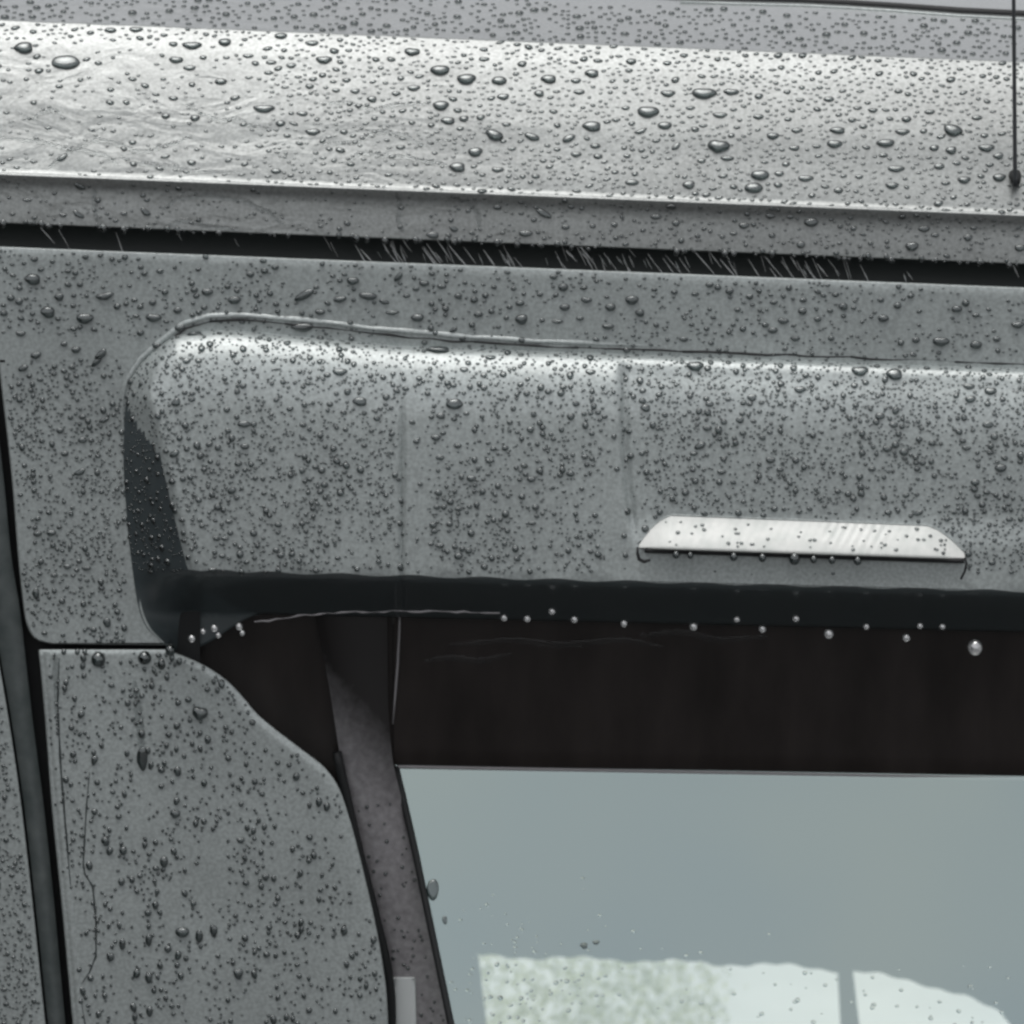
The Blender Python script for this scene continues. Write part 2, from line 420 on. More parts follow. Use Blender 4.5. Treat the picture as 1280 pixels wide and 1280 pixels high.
fs = [0, .004, .008, .014, .02, .03, .04, .055, .07, .09, .12] + [.12 + .70 * k / 34 for k in range(1, 35)] + [.82 + .18 * k / 22 for k in range(1, 23)]
JL = fs.index(.12 + .70 * 34 / 34)
def warp(u, y):      # left end: columns follow the slanted end of the hood
    if u >= 330: return u
    yy = max(498, y); a, b = vol(yy), vil(yy)
    if u <= 186: return a + (u - 157) / 29 * (b - a)
    return b + (u - 186) / 144 * (330 - b)
def col_y(u, f):
    a = vtop(u); m_ = r2y(u, 723) + 1.5 * math.sin(u * .07)
    b = 812 + (vbot(u) - 812) * sstep(200, 330, u) if u < 330 else vbot(u)
    return a + (m_ - a) * f / .82 if f <= .82 else m_ + (b - m_) * (f - .82) / .18
for x in xv:
    c = []
    for f in fs:
        y = col_y(x, f); xx = warp(x, y)
        c.append(P(xx, y, Yvis(xx, y)))
    l = c[-1]
    for dy, dz in ((.006, .003), (.03, .006), (.06, .006)): c.append(Vector((l.x, l.y + dy, l.z + dz)))
    cols.append(c)
parts3 = {'face': [], 'lip': [], 'cap': []}
nrow = len(cols[0]); vis.v = [p for c in cols for p in c]
for i in range(len(cols) - 1):
    xm = (xv[i] + xv[i + 1]) / 2
    for j in range(nrow - 1):
        q = (i * nrow + j, i * nrow + j + 1, (i + 1) * nrow + j + 1, (i + 1) * nrow + j)
        k = 'face' if j < JL else 'lip'
        if k == 'face' and xm < 184 and col_y(xm, fs[j]) > 498 + 2.4 * (xm - 157): k = 'cap'  # cap: left end of the hood, coloured dark for its reflection
        parts3[k].append(q)
def sub(name, k, m, parent):
    used = sorted({v for f in parts3[k] for v in f}); ix = {v: n for n, v in enumerate(used)}
    return link(name, [vis.v[v] for v in used], [tuple(ix[v] for v in f) for f in parts3[k]], m, parent)
viso = sub("window_hood", 'face', M['paint'], car)
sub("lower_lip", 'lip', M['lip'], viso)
sub("shaded_end", 'cap', M['lip'], viso)  # left end of the hood with its dark reflection put into the colour
# raised weld flange around the hood
fl = MB()
path = [(160, 560), (157, 520), (157, 498), (163, 478), (180, 452), (205, 430), (232, 409), (262, 400), (300, 399)] + [(x, smooth_tab([(300, 399), (340, 402), (400, 408), (480, 417), (560, 424), (640, 430)], x) if x < 640 else r2y(x, 430)) for x in fr(330, 1560, 26)]
def ring(off, h):
    out = []
    for i, (x, y) in enumerate(path):
        a = path[max(0, i - 1)]; b = path[min(len(path) - 1, i + 1)]
        dx, dy = b[0] - a[0], b[1] - a[1]; l = math.hypot(dx, dy)
        out.append(P(x + dy / l * off + random.uniform(-.8, .8), y - dx / l * off + random.uniform(-1.2, 1.2), h))
    return out
fl.grid([ring(9, .002), ring(7.5, .0004), ring(5, -.0003), ring(2.5, -.0002), ring(1, .002)])
fl.build("hood_flange", M['paint'], car)
jn = MB()
jp = ring(-1.5, -.0008)
k = 0
while k < len(path) - 1:
    n_ = random.randint(2, 5); seg_ = jp[k:k + n_ + 1]
    if len(seg_) > 1: jn.tube(seg_, [random.uniform(.0004, .0013) for _ in seg_], 6)
    k += n_
jn.build("joint_sealant", M['rubber'], car)
# pale bead along the hood's bottom edge, the lip highlight put into its colour
bd = MB(); bd.tube([P(x, smooth_tab([(300, 781), (340, 775), (380, 769), (450, 765), (520, 764), (625, 766)], x) + random.uniform(-1, 1), -.030) for x in fr(318, 625, 9)],
                   [random.choice((.0003, .0005, .0008, .0011)) for _ in fr(318, 625, 9)], 8)
bd.build("lit_edge_bead", M['seal_and_highlight'], car)

# ------------------------------------------------------------------ lamp in the hood
LT = [(799, 681), (806, 671), (815, 660), (826, 651), (838, 645), (900, 647.5), (1000, 651.5), (1100, 655.5), (1160, 658), (1174, 664), (1190, 676), (1201, 687), (1206, 692)]
def lt(x): return lerp_tab(LT, x)
def lb(x): return 684 + (x - 799) * .0335
lens = MB(); rows = []
for k in range(13):
    q = k / 12; row = []
    for x in fr(799, 1206, 3.0):
        a, b = lt(x), max(lb(x), lt(x) + .5)
        y = a + (b - a) * q
        base = Yvis(x, y)
        rib = .00035 * math.sin(x * .55 + y * .3) * (1 if 1030 < x < 1110 else .2)
        row.append(P(x, y, base - .0006 - .014 * ((b - a) / 42) * q + rib))
    rows.append(row)
lens.grid(rows)
# turned-under lower edge
lens.grid([rows[-1], [v + Vector((0, .001, -.0015)) for v in rows[-1]], [v + Vector((0, .010, -.002)) for v in rows[-1]]])
lenso = lens.build("lamp_lens", M['lens'], viso)
rim = MB()
rim.tube([P(x, lt(x) - 1.5, Yvis(x, lt(x)) + .0002) for x in fr(797, 1208, 6)], .0007, 8)
rim.build("lens_surround", M['paint'], viso)
slot = MB()
slot.tube([P(x, lb(x) + 3.5, Yvis(x, lb(x)) - .006) for x in fr(806, 1205, 8)], .0024, 10)
slot.build("lens_gasket", M['rubber'], viso)
sill = MB(); rows = []
for k in range(7):
    q = k / 6
    rows.append([P(x, (lb(x) + 7) * (1 - q) + (r2y(x, 722)) * q, Yvis(x, lb(x) + 7 + (r2y(x, 722) - lb(x) - 7) * q) - .003 * (1 - .75 * q) * min(1, (1209 - x) / 6 + .1) * min(1, (x - 798) / 6 + .1)) for x in fr(800, 1207, 6)])
sill.grid(rows); sill.build("lamp_sill", M['paint'], viso)
cap = MB(); cap.tube([P(x, y, -.103) for x, y in ((1206, 697), (1208, 704), (1206, 714), (1201, 724))], .0011, 8)
cap.build("gasket_end", M['rubber'], viso)
cap = MB(); cap.tube([P(x, y, -.1035) for x, y in ((797, 684), (797, 692), (799, 699), (805, 702), (813, 700))], [.001, .0014, .0018, .0018, .0012], 8)
cap.build("gasket_end", M['rubber'], viso)

# ------------------------------------------------------------------ window recess
hd = MB()
hb = lambda x: r2y(x, 957)
hd.grid([[P(x, (745 + (hb(x) - 745) * q), .055 + .004 * q) for x in fr(492, 1560, 40)] for q in [k / 10 for k in range(11)]])
hd.skirt([(x, hb(x)) for x in fr(492, 1560, 40)], lambda x, y: .059, side=1, w=1.5, depth=.02)
hd.build("shade_header", M['trim'], car)  # dark panel in place of the hood's shade and reflection above the glass
hl = MB(); hl.loft(fr(600, 1040, 12), lambda y: 165, lambda y: 491 if y < 940 else 491 + (y - 940) * .2, 24, lambda x, y: .060)
hl.build("shaded_recess_liner", M['trim'], car)
sm = MB(); sm.tube([P(x, y, .053) for x, y in ((500, 752), (499, 790), (497, 830), (494, 868), (491, 905))], [.0009, .0012, .0013, .0012, .0006], 8)
sm.build("recess_joint", M['seal_and_highlight'], car)
el = MB(); el.grid([[P(x, hb(x) + dy, Y) for x in fr(496, 1560, 30)] for dy, Y in ((1.5, .063), (2.5, .060), (5.5, .060), (7, .064))])
el.build("shade_header_edge", M['seal_and_highlight'], car)
for k in range(0): pass
# faint folded ledge under the hood
# grey pillar beside the glass
GLx = stab([(392, 760), (402, 810), (412, 862), (418, 900), (426, 950), (437, 1000), (452, 1066), (471, 1140), (488, 1215), (492, 1250), (494, 1390)])
GRx = stab([(484, 760), (485, 862), (487, 910), (491, 950), (500, 990), (515, 1056), (530, 1128), (546, 1205), (562, 1282), (584, 1390)])
def Ypil(x, y):
    t = (x - GLx(y)) / (GRx(y) - GLx(y)); t = max(0, min(1, t))
    return .050 - .006 * math.sin(math.pi * t) ** .6
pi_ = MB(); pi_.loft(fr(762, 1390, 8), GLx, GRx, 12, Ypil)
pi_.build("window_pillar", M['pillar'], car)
refl = MB(); refl.loft(fr(1223, 1390, 12), lambda y: 491 + (y - 1223) * .02, lambda y: 518 + (y - 1223) * .02, 4, lambda x, y: Ypil(x, y) - .0035)
refl.skirt([(491 + (y - 1223) * .02, y) for y in fr(1223, 1390, 12)], lambda x, y: Ypil(x, y) - .0035, side=1, w=1.5, depth=.006)
refl.skirt([(518 + (y - 1223) * .02, y) for y in fr(1223, 1390, 12)], lambda x, y: Ypil(x, y) - .0035, side=-1, w=1.5, depth=.006)
refl.skirt([(x, 1223) for x in (491, 500, 509, 518)], lambda x, y: Ypil(x, y) - .0035, side=-1, w=1.5, depth=.006)
refl.build("reflection_patch", M['white'], car)  # raised white patch painting a bright reflection beside the glass
x_ = lambda y: GRx(y) + 2
def Ygl(x, y): return .064 - .080 * (y - 955) / 330
rs = MB(); rs.tube([P(GRx(y) + 2, y, Ygl(x_(y), y) - .001) for y in fr(958, 1390, 16)], .0035, 10)
rs.build("glass_seal", M['rubber'], car)
rs = MB(); rs.tube([P(GLx(y) - 3, y, .044) for y in fr(940, 1390, 16)], .0045, 10)
rs.build("glass_seal", M['rubber'], car)

# glass: raked so that it mirrors the low sky
gl = MB(); gl.loft(fr(952, 1390, 20), GRx, lambda y: 1560, 30, Ygl)
glo = gl.build("rear_glass", M['glass'], car)

# cabin behind the glass with the windscreen opening far in front
YW = 1.5
def wo(x):   # upper edge of the opening as seen
    return lerp_tab([(600, 1195), (760, 1199), (885, 1204), (1000, 1208), (1080, 1216), (1150, 1228), (1200, 1243), (1250, 1266), (1262, 1280)], x)
cb = MB()
xs2 = fr(596, 1264, 8)
cb.grid([[P(x, 760, YW) for x in xs2], [P(x, wo(x) + 2.5 * math.sin(x * .05) + 1.5 * math.sin(x * .17), YW) for x in xs2], [P(x, wo(x) + 2.5 * math.sin(x * .05) + 1.5 * math.sin(x * .17), YW) + Vector((0, .03, 0)) for x in xs2]])
cb.grid([[P(300, y, YW), P(598 + (y - 1195) * .12, y, YW)] for y in fr(1195, 1500, 30)])
cb.grid([[P(300, 760, YW), P(596, 760, YW)], [P(300, 1195, YW), P(596, 1195, YW)]])
cb.grid([[P(1264, y, YW), P(2000, y, YW)] for y in fr(760, 1500, 60)])
cb.build("cabin_front", M['cabin'], car, smooth=False)
# mirror stem and wiper-side divider across the opening
mr = MB(); mr.loft(fr(1195, 1500, 20), lambda y: 1046 + .05 * (y - 1195), lambda y: 1064 + .12 * (y - 1195), 3, lambda x, y: YW - .01)
mr.build("mirror_stem", M['cabin'], car)
ws = MB(); ws.loft(fr(1190, 1500, 20), lambda y: 590, lambda y: 1270, 6, lambda x, y: YW + .05)
def shell(name, pts):
    m_ = MB(); m_.v = [Vector(p) for p in pts]; m_.f = [(0, 1, 2, 3)]; m_.build(name, M['cabin'], car, smooth=False, doubles=False)
a = P(640, 940, .05).z
shell("cabin_ceiling", [(-1, .06, a + .12), (1.2, .06, a + .12), (1.2, YW, a + .12), (-1, YW, a + .12)])
shell("cabin_side", [(-.42, .06, .3), (-.42, .06, a + .12), (-.42, YW, a + .12), (-.42, YW, .3)])
shell("cabin_side", [(1.1, .06, .3), (1.1, .06, a + .12), (1.1, YW, a + .12), (1.1, YW, .3)])

# pale rendered wall standing in front of the car, seen through the cabin, and a bush before its left half
pv = MB(); pv.v = [Vector((x, y, .05)) for x, y in ((-8, 2.2), (8, 2.2), (8, 60), (-8, 60))]; pv.f = [(0, 1, 2, 3)]
pv.box((-8, 2.1, -.05), (8, 2.2, .052))
pvo = pv.build("pavement", M['wall'], smooth=False, doubles=False); pvo["kind"] = "structure"
dw = MB(); dw.box((-3.0, -6, -.1), (-2.3, 2.0, 2.35)); dw.box((-3.04, -6.04, 2.35), (-2.26, 2.04, 2.42))
hl_ = MB(); nh = 60
hl_.grid([[Vector((-160 + 320 * i / nh, 70 + 25 * q + 4 * math.sin(i), q ** .6 * (13 + 3 * math.sin(i * .7) + 2 * math.sin(i * 1.9)))) for i in range(nh + 1)] for q in [k / 8 for k in range(9)]])
hlo = hl_.build("added_dark_hills", M['dark'], smooth=True); hlo["kind"] = "structure"  # unseen hills added to darken what the flat roof reflects
dwo = dw.build("added_dark_wall", M['dark'], smooth=False, doubles=False); dwo["kind"] = "structure"  # unseen wall added to darken the reflection in the hood's left side
M['leaf'] = simple_noise("wet_leaf", (.46, .50, .26), (.70, .72, .44), 30, .5)
bu = MB(); 
cx = P(740, 1260, 2.7)
for k in range(16000):
    p = Vector((cx.x + rng.normal() * .22, 2.72 + rng.normal() * .05, cx.z - .1 + rng.normal() * .2))
    if p.x > P(900, 1260, 2.7).x + rng.normal() * .02: continue
    u = Vector(rng.normal(size=3)).normalized() * .0045; v = u.cross(Vector(rng.normal(size=3))).normalized() * .0045
    b = len(bu.v); bu.v += [p - u, p - v, p + u, p + v]; bu.f.append((b, b + 1, b + 2, b + 3))
bo = bu.build("bush", M['leaf'], smooth=False, doubles=False)
bo["label"] = "pale green bush glimpsed through the cabin of the grey car"; bo["category"] = "bush"

# ------------------------------------------------------------------ antenna
an = MB(); p0 = P(1269, 233, Yroof(1269, 233) - .012); p1 = P(1265, -260, Yroof(1265, 233) - .02)
an.tube([p0 + (p1 - p0) * t for t in (0, .02, .5, 1)], [.0023, .0020, .0018, .0012], 12)
an.build("antenna", M['ant'], car)
ab = MB(); q0 = P(1270, 226, Yroof(1270, 226) - .009)
ab.tube([q0 + Vector((0, .012, .004)), q0 + Vector((0, .004, .001)), q0 + Vector((0, -.004, -.001))], [.006, .005, .0035], 12)
ab.build("antenna_base", M['rubber'], car)

# ------------------------------------------------------------------ water
def frame_at(Yf, px, py):
    e = .8
    p = P(px, py, Yf(px, py)); a = P(px + e, py, Yf(px + e, py)) - P(px - e, py, Yf(px - e, py))
    b = P(px, py - e, Yf(px, py - e)) - P(px, py + e, Yf(px, py + e))
    n = a.cross(b).normalized() * -1
    if n.dot(fwd) > 0: n = -n
    t = a.normalized(); u = n.cross(t).normalized()
    if u.z < 0: u = -u
    return p, t, u, n
def dome(seg, rings, sag, wob, seed):
    R = random.Random(seed); ph = [R.uniform(0, 6.28) for _ in range(3)]
    v = []; f = []
    for j, (q, h) in enumerate(rings):
        for i in range(seg):
            t = 2 * math.pi * i / seg
            rad = q * (1 + .04 * math.sin(3 * t) + wob * .8 * (math.sin(2 * t + ph[0]) * .6 + math.sin(3 * t + ph[1]) * .5 + .3 * math.sin(5 * t + ph[2])))
            v.append((rad * math.cos(t), rad * math.sin(t) - sag * (1 - q), h))
    for j in range(len(rings) - 1):
        for i in range(seg):
            a = j * seg + i; b = j * seg + (i + 1) % seg
            f.append((a, b, b + seg, a + seg))
    v.append((0, -sag, rings[-1][1] + .02)); k = len(v) - 1; o = (len(rings) - 1) * seg
    for i in range(seg): f.append((o + i, o + (i + 1) % seg, k))
    return v, f
BIGR = [(1.0, -.06), (1.0, .16), (.95, .42), (.82, .62), (.58, .75), (.30, .81)]
SMR = [(1.0, -.08), (.97, .36), (.66, .72)]
bigmesh = []
for k in range(9):
    v, f = dome(18, BIGR, .42, .05 + .02 * k, k)
    me = bpy.data.meshes.new("raindrop"); me.from_pydata(v, [], f); me.shade_smooth(); me.materials.append(M['water']); bigmesh.append(me)
smalls = [dome(9, SMR, .35, .10, 50 + k) for k in range(6)]
ZONES = {
 'top': (Yroof, "small raindrop on the flat grey roof above the pale rounded edge", "raindrops on the flat roof"),
 'shoulder': (Yroof, "dark crescent raindrop on the pale rounded roof edge", "raindrops on the rounded roof edge"),
 'face': (Yroof, "raindrop on the narrow grey strip directly above the long dark gap", "raindrops on the strip above the gap"),
 'band': (Ygate, "dark raindrop on the grey tailgate between the long dark gap and the hood", "raindrops on the upper tailgate"),
 'column': (Ygate, "raindrop on the tailgate left of the hood above the short dark seam", "raindrops on the tailgate left of the hood"),
 'hood': (Yvis, "dark raindrop on the grey hood over the window", "raindrops on the hood"),
 'lower': (Ylow, "raindrop on the grey panel below the short dark seam", "raindrops on the lower left panel"),
 'corner': (lambda x, y: .004, "raindrop on the body corner left of the rubber strip", "raindrops on the body corner"),
}
def zone_of(x, y):
    r = y2r(x, y)
    if r < 51: return 'top'
    if r < 243: return 'shoulder'
    if r < 309: return 'face'
    if r < 331: return None
    if y > 805:
        if x < SLx(y) - 3: return 'corner'
        if x > plx(y) + 3 and x < prx(y) - 2: return 'lower'
        return None
    if 157 <= x and y > vtop(x):
        if x < 330 and y > left_low(x): return None
        return 'hood' if y < r2y(x, 770) else None
    if x < tl(y) + 3: return None
    return 'band' if y < 450 else 'column'
occ = {}
def mark(x, y, w):
    c = int(x // 12), int(y // 12); occ.setdefault(c, []).append((x, y, w))
def free(x, y, w, k=.62):
    ci, cj = int(x // 12), int(y // 12)
    for i in range(ci - 3, ci + 4):
        for j in range(cj - 3, cj + 4):
            for a, b, c in occ.get((i, j), ()):
                if (a - x) ** 2 + ((b - y) * 1.3) ** 2 < ((w + c) * k) ** 2: return False
    return True
WHERE = {'top': ("on the flat roof", 0, 51), 'shoulder': ("on the rounded roof edge", 51, 243), 'face': ("on the strip above the long gap", 243, 303),
         'band': ("on the upper tailgate", 336, 440), 'column': ("on the tailgate left of the hood", 450, 805),
         'hood': ("on the hood", 440, 722), 'lower': ("on the lower left panel", 805, 1290), 'corner': ("on the body corner beside the rubber strip", 850, 1290)}
def auto_label(z, x, y, w):
    size = "tiny" if w < 10.5 else "small" if w < 13 else "medium" if w < 17 else "large" if w < 22 else "broad"
    text, a, b = WHERE[z]; r = y if z in ('column', 'lower', 'corner') else y2r(x, y); q = (r - a) / (b - a)
    hgt = "high" if q < .25 else "upper middle" if q < .5 else "lower middle" if q < .75 else "low"
    if z in ('column', 'corner'): cx_ = "towards the left" if x < 80 else "towards the hood"
    elif z == 'lower': cx_ = "near the strip" if x < 150 else "in the middle" if x < 260 else "near the pillar"
    else:
        cx_ = ("at the far left" if x < 100 else "over the hood's left end" if x < 260 else "left of first crease" if x < 440 else
               "near the first crease" if x < 560 else "between the two creases" if x < 700 else "near the second crease" if x < 840 else
               "over the lamp's left half" if x < 1000 else "over the lamp's right half" if x < 1190 else "at the far right")
    return "%s raindrop %s, %s, %s" % (size, text, hgt, cx_)
def big_drop(x, y, w, asp=None, ang=0, label=None, zone=None, flat=1.0):
    z = zone or zone_of(x, y)
    if z is None: return
    Yf = ZONES[z][0]
    p, t, u, n = frame_at(Yf, x, y)
    if asp is None: asp = random.uniform(.55, .8) if z not in ('lower',) else random.uniform(.9, 1.25)
    foreshort = max(.25, abs(n.dot(fwd)))
    a = w * PX * .5
    b = a * asp
    if z in ('shoulder', 'top'): b = a * random.uniform(.42, .66)
    c, s_ = math.cos(math.radians(ang)), math.sin(math.radians(ang))
    T = t * c + u * s_; U = u * c - t * s_
    h = min(a, b) * random.uniform(.9, 1.15) * flat
    o = bpy.data.objects.new("raindrop", random.choice(bigmesh)); col.objects.link(o)
    o.matrix_world = Matrix(((T.x * a, U.x * b, n.x * h, p.x), (T.y * a, U.y * b, n.y * h, p.y), (T.z * a, U.z * b, n.z * h, p.z), (0, 0, 0, 1)))
    o["label"] = label or auto_label(z, x, y, w); o["category"] = "raindrop"
    if not label: o["group"] = ZONES[z][2]
    mark(x, y, w * (1 if asp > .5 else .8))
    return o
BIG = """138,38,16 170,37,18 30,60,26,.5,8 240,57,24 281,53,18 220,75,18 237,85,17 276,102,16 205,44,10 207,145,12 74,108,10
60,160,9 254,72,10 283,72,9 310,70,14 311,97,10 78,197,16,.5,35 42,202,9 246,187,8 277,183,9 351,45,18 390,54,18 425,50,9 436,63,11
405,75,20 364,82,14 339,78,14 515,65,20 550,88,26 583,99,26 624,101,20 629,121,18 517,110,18 501,98,10 465,124,14 495,117,12 444,114,14
420,113,11 387,108,11 551,132,22 560,151,20 330,136,26 378,142,16 391,165,18 430,165,11 618,169,24,.5,-25 594,190,20 572,209,22 622,212,16
345,214,14 605,62,12 605,74,14 476,85,8 686,99,22 720,101,14 740,92,20 674,117,14 724,115,16 740,158,26 810,140,28 831,157,20 782,135,12
835,117,18 880,117,32,.5 914,115,20 863,135,13 863,146,10 900,144,18 917,137,9 948,146,15 879,157,12 665,171,22,.5,-20 711,173,18,.5,25 801,164,16,.5,20
770,150,11 845,183,15,.6,40 898,183,28,.5 909,198,17 877,201,12 720,193,14 784,195,11 802,188,9 679,201,9 790,228,18 861,231,18 891,236,10
950,219,26,.5 942,235,24,.4 720,218,9 820,208,8 898,212,7 640,186,12 747,66,8 789,77,14 897,74,10 767,58,12 783,101,8 834,79,12
966,170,16 996,163,15 1047,163,22 1043,180,20 993,185,16 1021,183,12 1107,179,24 1128,165,18 1133,149,14 1162,140,15 1091,138,12 1079,158,11
1191,163,26,.5,-20 1233,185,20 1248,195,15 1189,188,16 1120,211,22 1104,194,12 1161,197,9 1213,190,8 1237,206,11 1196,204,12 1174,208,14 1249,222,18
1205,225,16 1182,229,12 974,217,13 1007,223,20 1074,221,11 1048,238,13 1115,232,16 1000,125,12 984,115,11 1036,124,14 1123,114,11 990,138,10
985,149,10 1065,150,11 1101,153,9 970,104,8 993,102,8 1221,147,14 100,233,16,.5,-30 98,268,16,.5,-30 79,269,9 155,267,10 182,265,17,.45,-40 34,250,12,.4
43,324,11 41,349,22 74,371,14 107,321,10 60,390,20 106,398,22 131,370,22,.5,10 24,377,11 85,339,9 92,411,9 95,437,13 80,430,10 26,417,12
45,444,14,.7,20 168,375,9 191,378,11 192,397,20,.6 170,395,9 176,334,9 200,339,10 259,365,15 257,321,9 293,375,18,.6 222,388,12 225,410,14 243,418,18,.5,30
126,443,20,.5,40 196,432,12 313,343,12 344,334,10 441,351,16 380,369,28,.42,28 425,374,17,.55,12 460,370,24,.45,-8 480,377,14,.5,-15 400,390,13 498,346,16,.5,50
530,354,13 520,361,10 552,358,12 573,370,11 522,397,17 598,393,13 567,412,12,.5,30 345,380,9 329,326,9 540,342,9 567,286,14,.5,-30 541,294,18,.5
622,259,12 490,391,16,.4 680,267,22,.45,-28 707,284,11 657,292,18,.5 768,281,10 820,271,15,.5 839,258,15,.5 845,279,11 930,282,14 917,292,10
692,346,10 704,359,14 675,368,9 650,379,13 652,399,18 706,384,14 733,375,14 790,375,18 763,384,14 800,391,13 725,398,11,.5 697,402,14,.4 760,408,16,.5
818,362,9 843,365,10 887,356,11 912,364,12 937,371,11 922,387,9 855,424,13,.5 963,270,12 988,271,10 1014,278,20,.6 1128,271,10 1155,286,16,.55 1169,294,11
1140,308,18,.7 1210,297,12 1217,285,9 1275,310,14 1001,306,12 967,378,11 1004,375,10 1003,389,12 979,401,14 966,413,13 1022,399,11 994,423,12
1054,383,13 1101,375,10 1122,382,11 1104,398,14 1196,386,14 1220,394,10 1145,425,11 1176,427,22,.6 1220,431,17 1246,424,11 1272,406,16
807,510,14 884,535,12 887,505,11 940,497,14 1000,487,15 925,525,12 953,547,10 875,557,16,.6,25 867,567,10 963,575,12 975,587,10 902,590,12
1068,482,11 1100,520,13 1117,531,13 1109,561,12 1130,565,13 1090,586,11 1211,483,15 1238,489,16 1213,499,15 1235,531,15 1243,546,11 1208,560,12
1251,585,16,.7 1219,603,12 1222,620,10 1148,641,14,.5,20 968,636,10 450,502,20 568,505,22,.7 551,520,13 583,517,9 545,547,12 572,557,10 550,572,12
589,598,12 612,576,12,.6 548,616,11 546,634,10 573,636,10 562,655,10 543,664,10 550,682,12 573,695,12 663,537,11 664,599,11 713,592,11 731,571,10
704,484,10 605,485,10 605,469,10 580,462,11 613,447,14,.5 738,465,13 665,654,10 425,465,18,.6 305,530,17 306,558,12 290,613,12,.8,30 220,503,14,.7,30 218,567,14,.7,30
233,451,11 286,652,10 281,673,10 351,694,11 266,712,11 278,695,10 29,460,14,.6,25 90,459,10 121,452,18,.45,45 103,521,10 130,525,14,.5,25 75,538,11
103,550,12 81,567,11 100,590,15,.6,25 47,667,12 64,666,13 84,708,10 108,710,12 68,719,10 45,742,10,1.5 134,778,11,1.2 117,787,10
250,891,20,1 222,964,11 132,1051,12 154,1063,11 219,1017,13 205,1077,12,1.3 152,1102,10 185,1141,10 301,1050,10 228,1165,20,.7 249,1170,10,1.9 267,1163,10,1.9
210,1186,10 186,1175,9,2 153,1180,9,1.8 138,1196,10,1.4 298,1217,12,1.4 186,1222,10,1.6 187,1264,10,1.4 118,950,8,2,-15 430,1163,9,1.6 32,1230,10 15,1094,9 332,1096,9,1.3 5,1237,10"""
for tok in BIG.split():
    a = [float(q) for q in tok.split(',')]
    big_drop(a[0], a[1], a[2] * .92, a[3] if len(a) > 3 else None, a[4] if len(a) > 4 else 0)
big_drop(82, 78, 34, .8, 0, "broad flat raindrop high on the left end of the pale rounded roof edge", flat=.6)
big_drop(447, 500, 1, .8, 0) if False else None
big_drop(378, 409, 30, .35, 0, "long thin raindrop lying just above the hood's top edge near its left end", zone='band')
big_drop(548, 438, 30, .35, 0, "long dark raindrop stretched along the hood's top edge right of the first crease")
big_drop(869, 458, 19, .7, 0, "raindrop at the hood's top edge right of the second crease")
big_drop(1075, 464, 19, .7, 0, "left of two big raindrops on the hood's top edge above the lamp")
big_drop(1118, 468, 21, .7, 0, "right of two big raindrops on the hood's top edge above the lamp")
big_drop(178, 948, 15, 1.9, 0, "long running drop with a faint trail above it on the lower left panel", flat=.6)

def stuff_drops(name, label, samples, m="water"):
    V = []; F = []; nb = 0
    for Yf, x, y, w_, asp in samples:
        p, t, u, n = frame_at(Yf, x, y)
        a = w_ * PX * .5; b = a * asp; h = min(a, b) * .95
        v, f = smalls[random.randrange(6)]
        th = random.uniform(-.35, .35); c, s_ = math.cos(th), math.sin(th)
        T = t * c + u * s_; U = u * c - t * s_
        A = np.array(v) @ np.array([[*(T * a)], [*(U * b)], [*(n * h)]]) + np.array([*p])
        V.append(A); F += [tuple(q + nb for q in ff) for ff in f]; nb += len(v)
    if not V: return
    o = link(name, np.concatenate(V).tolist(), F, M[m], doubles=False)
    o["label"] = label; o["kind"] = "stuff"; o["category"] = "raindrops"
def nz(x, y, s=.02):
    from mathutils import noise
    return noise.noise(Vector((x * s, y * s, 3.3)))
def scatter(zone, n, box, size, asp=(.6, 1), dens=None, k=.55):
    Yf = ZONES[zone][0]; out = []
    for _ in range(n):
        x = random.uniform(box[0], box[2]); y = random.uniform(box[1], box[3])
        yy = r2y(x, y) if zone in ('top', 'shoulder', 'face', 'band') else y
        if zone_of(x, yy) != zone: continue
        if dens and random.random() > dens(x, yy): continue
        w_ = size[0] + (size[1] - size[0]) * random.random() ** 3.2
        if not free(x, yy, w_, k): continue
        mark(x, yy, w_); out.append((Yf, x, yy, w_, random.uniform(*asp)))
    return out
S = scatter('shoulder', 15000, (-120, 53, 1420, 241), (5, 13), (.35, .7), lambda x, y: (.95 if x > 330 or y < 50 else .16) * (1 if y2r(x, y) < 150 else .55))
stuff_drops("fine_raindrops", "fine raindrops covering the pale rounded roof edge", S)
S = scatter('top', 2500, (-120, 0, 1420, 50), (5, 12), (.7, 1)); stuff_drops("fine_raindrops", "fine raindrops on the flat roof above the pale rounded edge", S)
S = scatter('face', 1600, (-120, 248, 1420, 306), (3.5, 9), (.5, .9), lambda x, y: .8 if x > 560 else .3); stuff_drops("fine_raindrops", "fine raindrops on the narrow strip above the long dark gap", S)
S = scatter('band', 3500, (-120, 338, 1420, 440), (3.2, 10), (.55, .95), lambda x, y: .55 + nz(x, y)); stuff_drops("fine_raindrops", "fine raindrops on the tailgate between the long gap and the hood", S)
S = scatter('column', 3000, (0, 440, 160, 803), (3, 8.5), (.65, 1.2), lambda x, y: .6 + nz(x, y)); stuff_drops("fine_raindrops", "fine raindrops on the tailgate left of the hood", S)
def dh(x, y):
    d = .62 + .7 * nz(x, y, .013)
    if abs(x - 515) < 22 or abs(x - 778) < 22: d *= .18
    if y < vtop(x) + 60: d += .5
    if 640 < x < 700: d *= .5
    return d
def notlamp(x, y): return not (795 < x < 1210 and lt(min(max(x, 799), 1206)) - 5 < y < lb(x) + 8)
S = scatter('hood', 19000, (150, 400, 1420, 716), (2.8, 10), (.65, 1.1), lambda x, y: dh(x, y) if notlamp(x, y) else 0, .5)
stuff_drops("fine_raindrops", "fine raindrops covering the grey hood over the window", S)
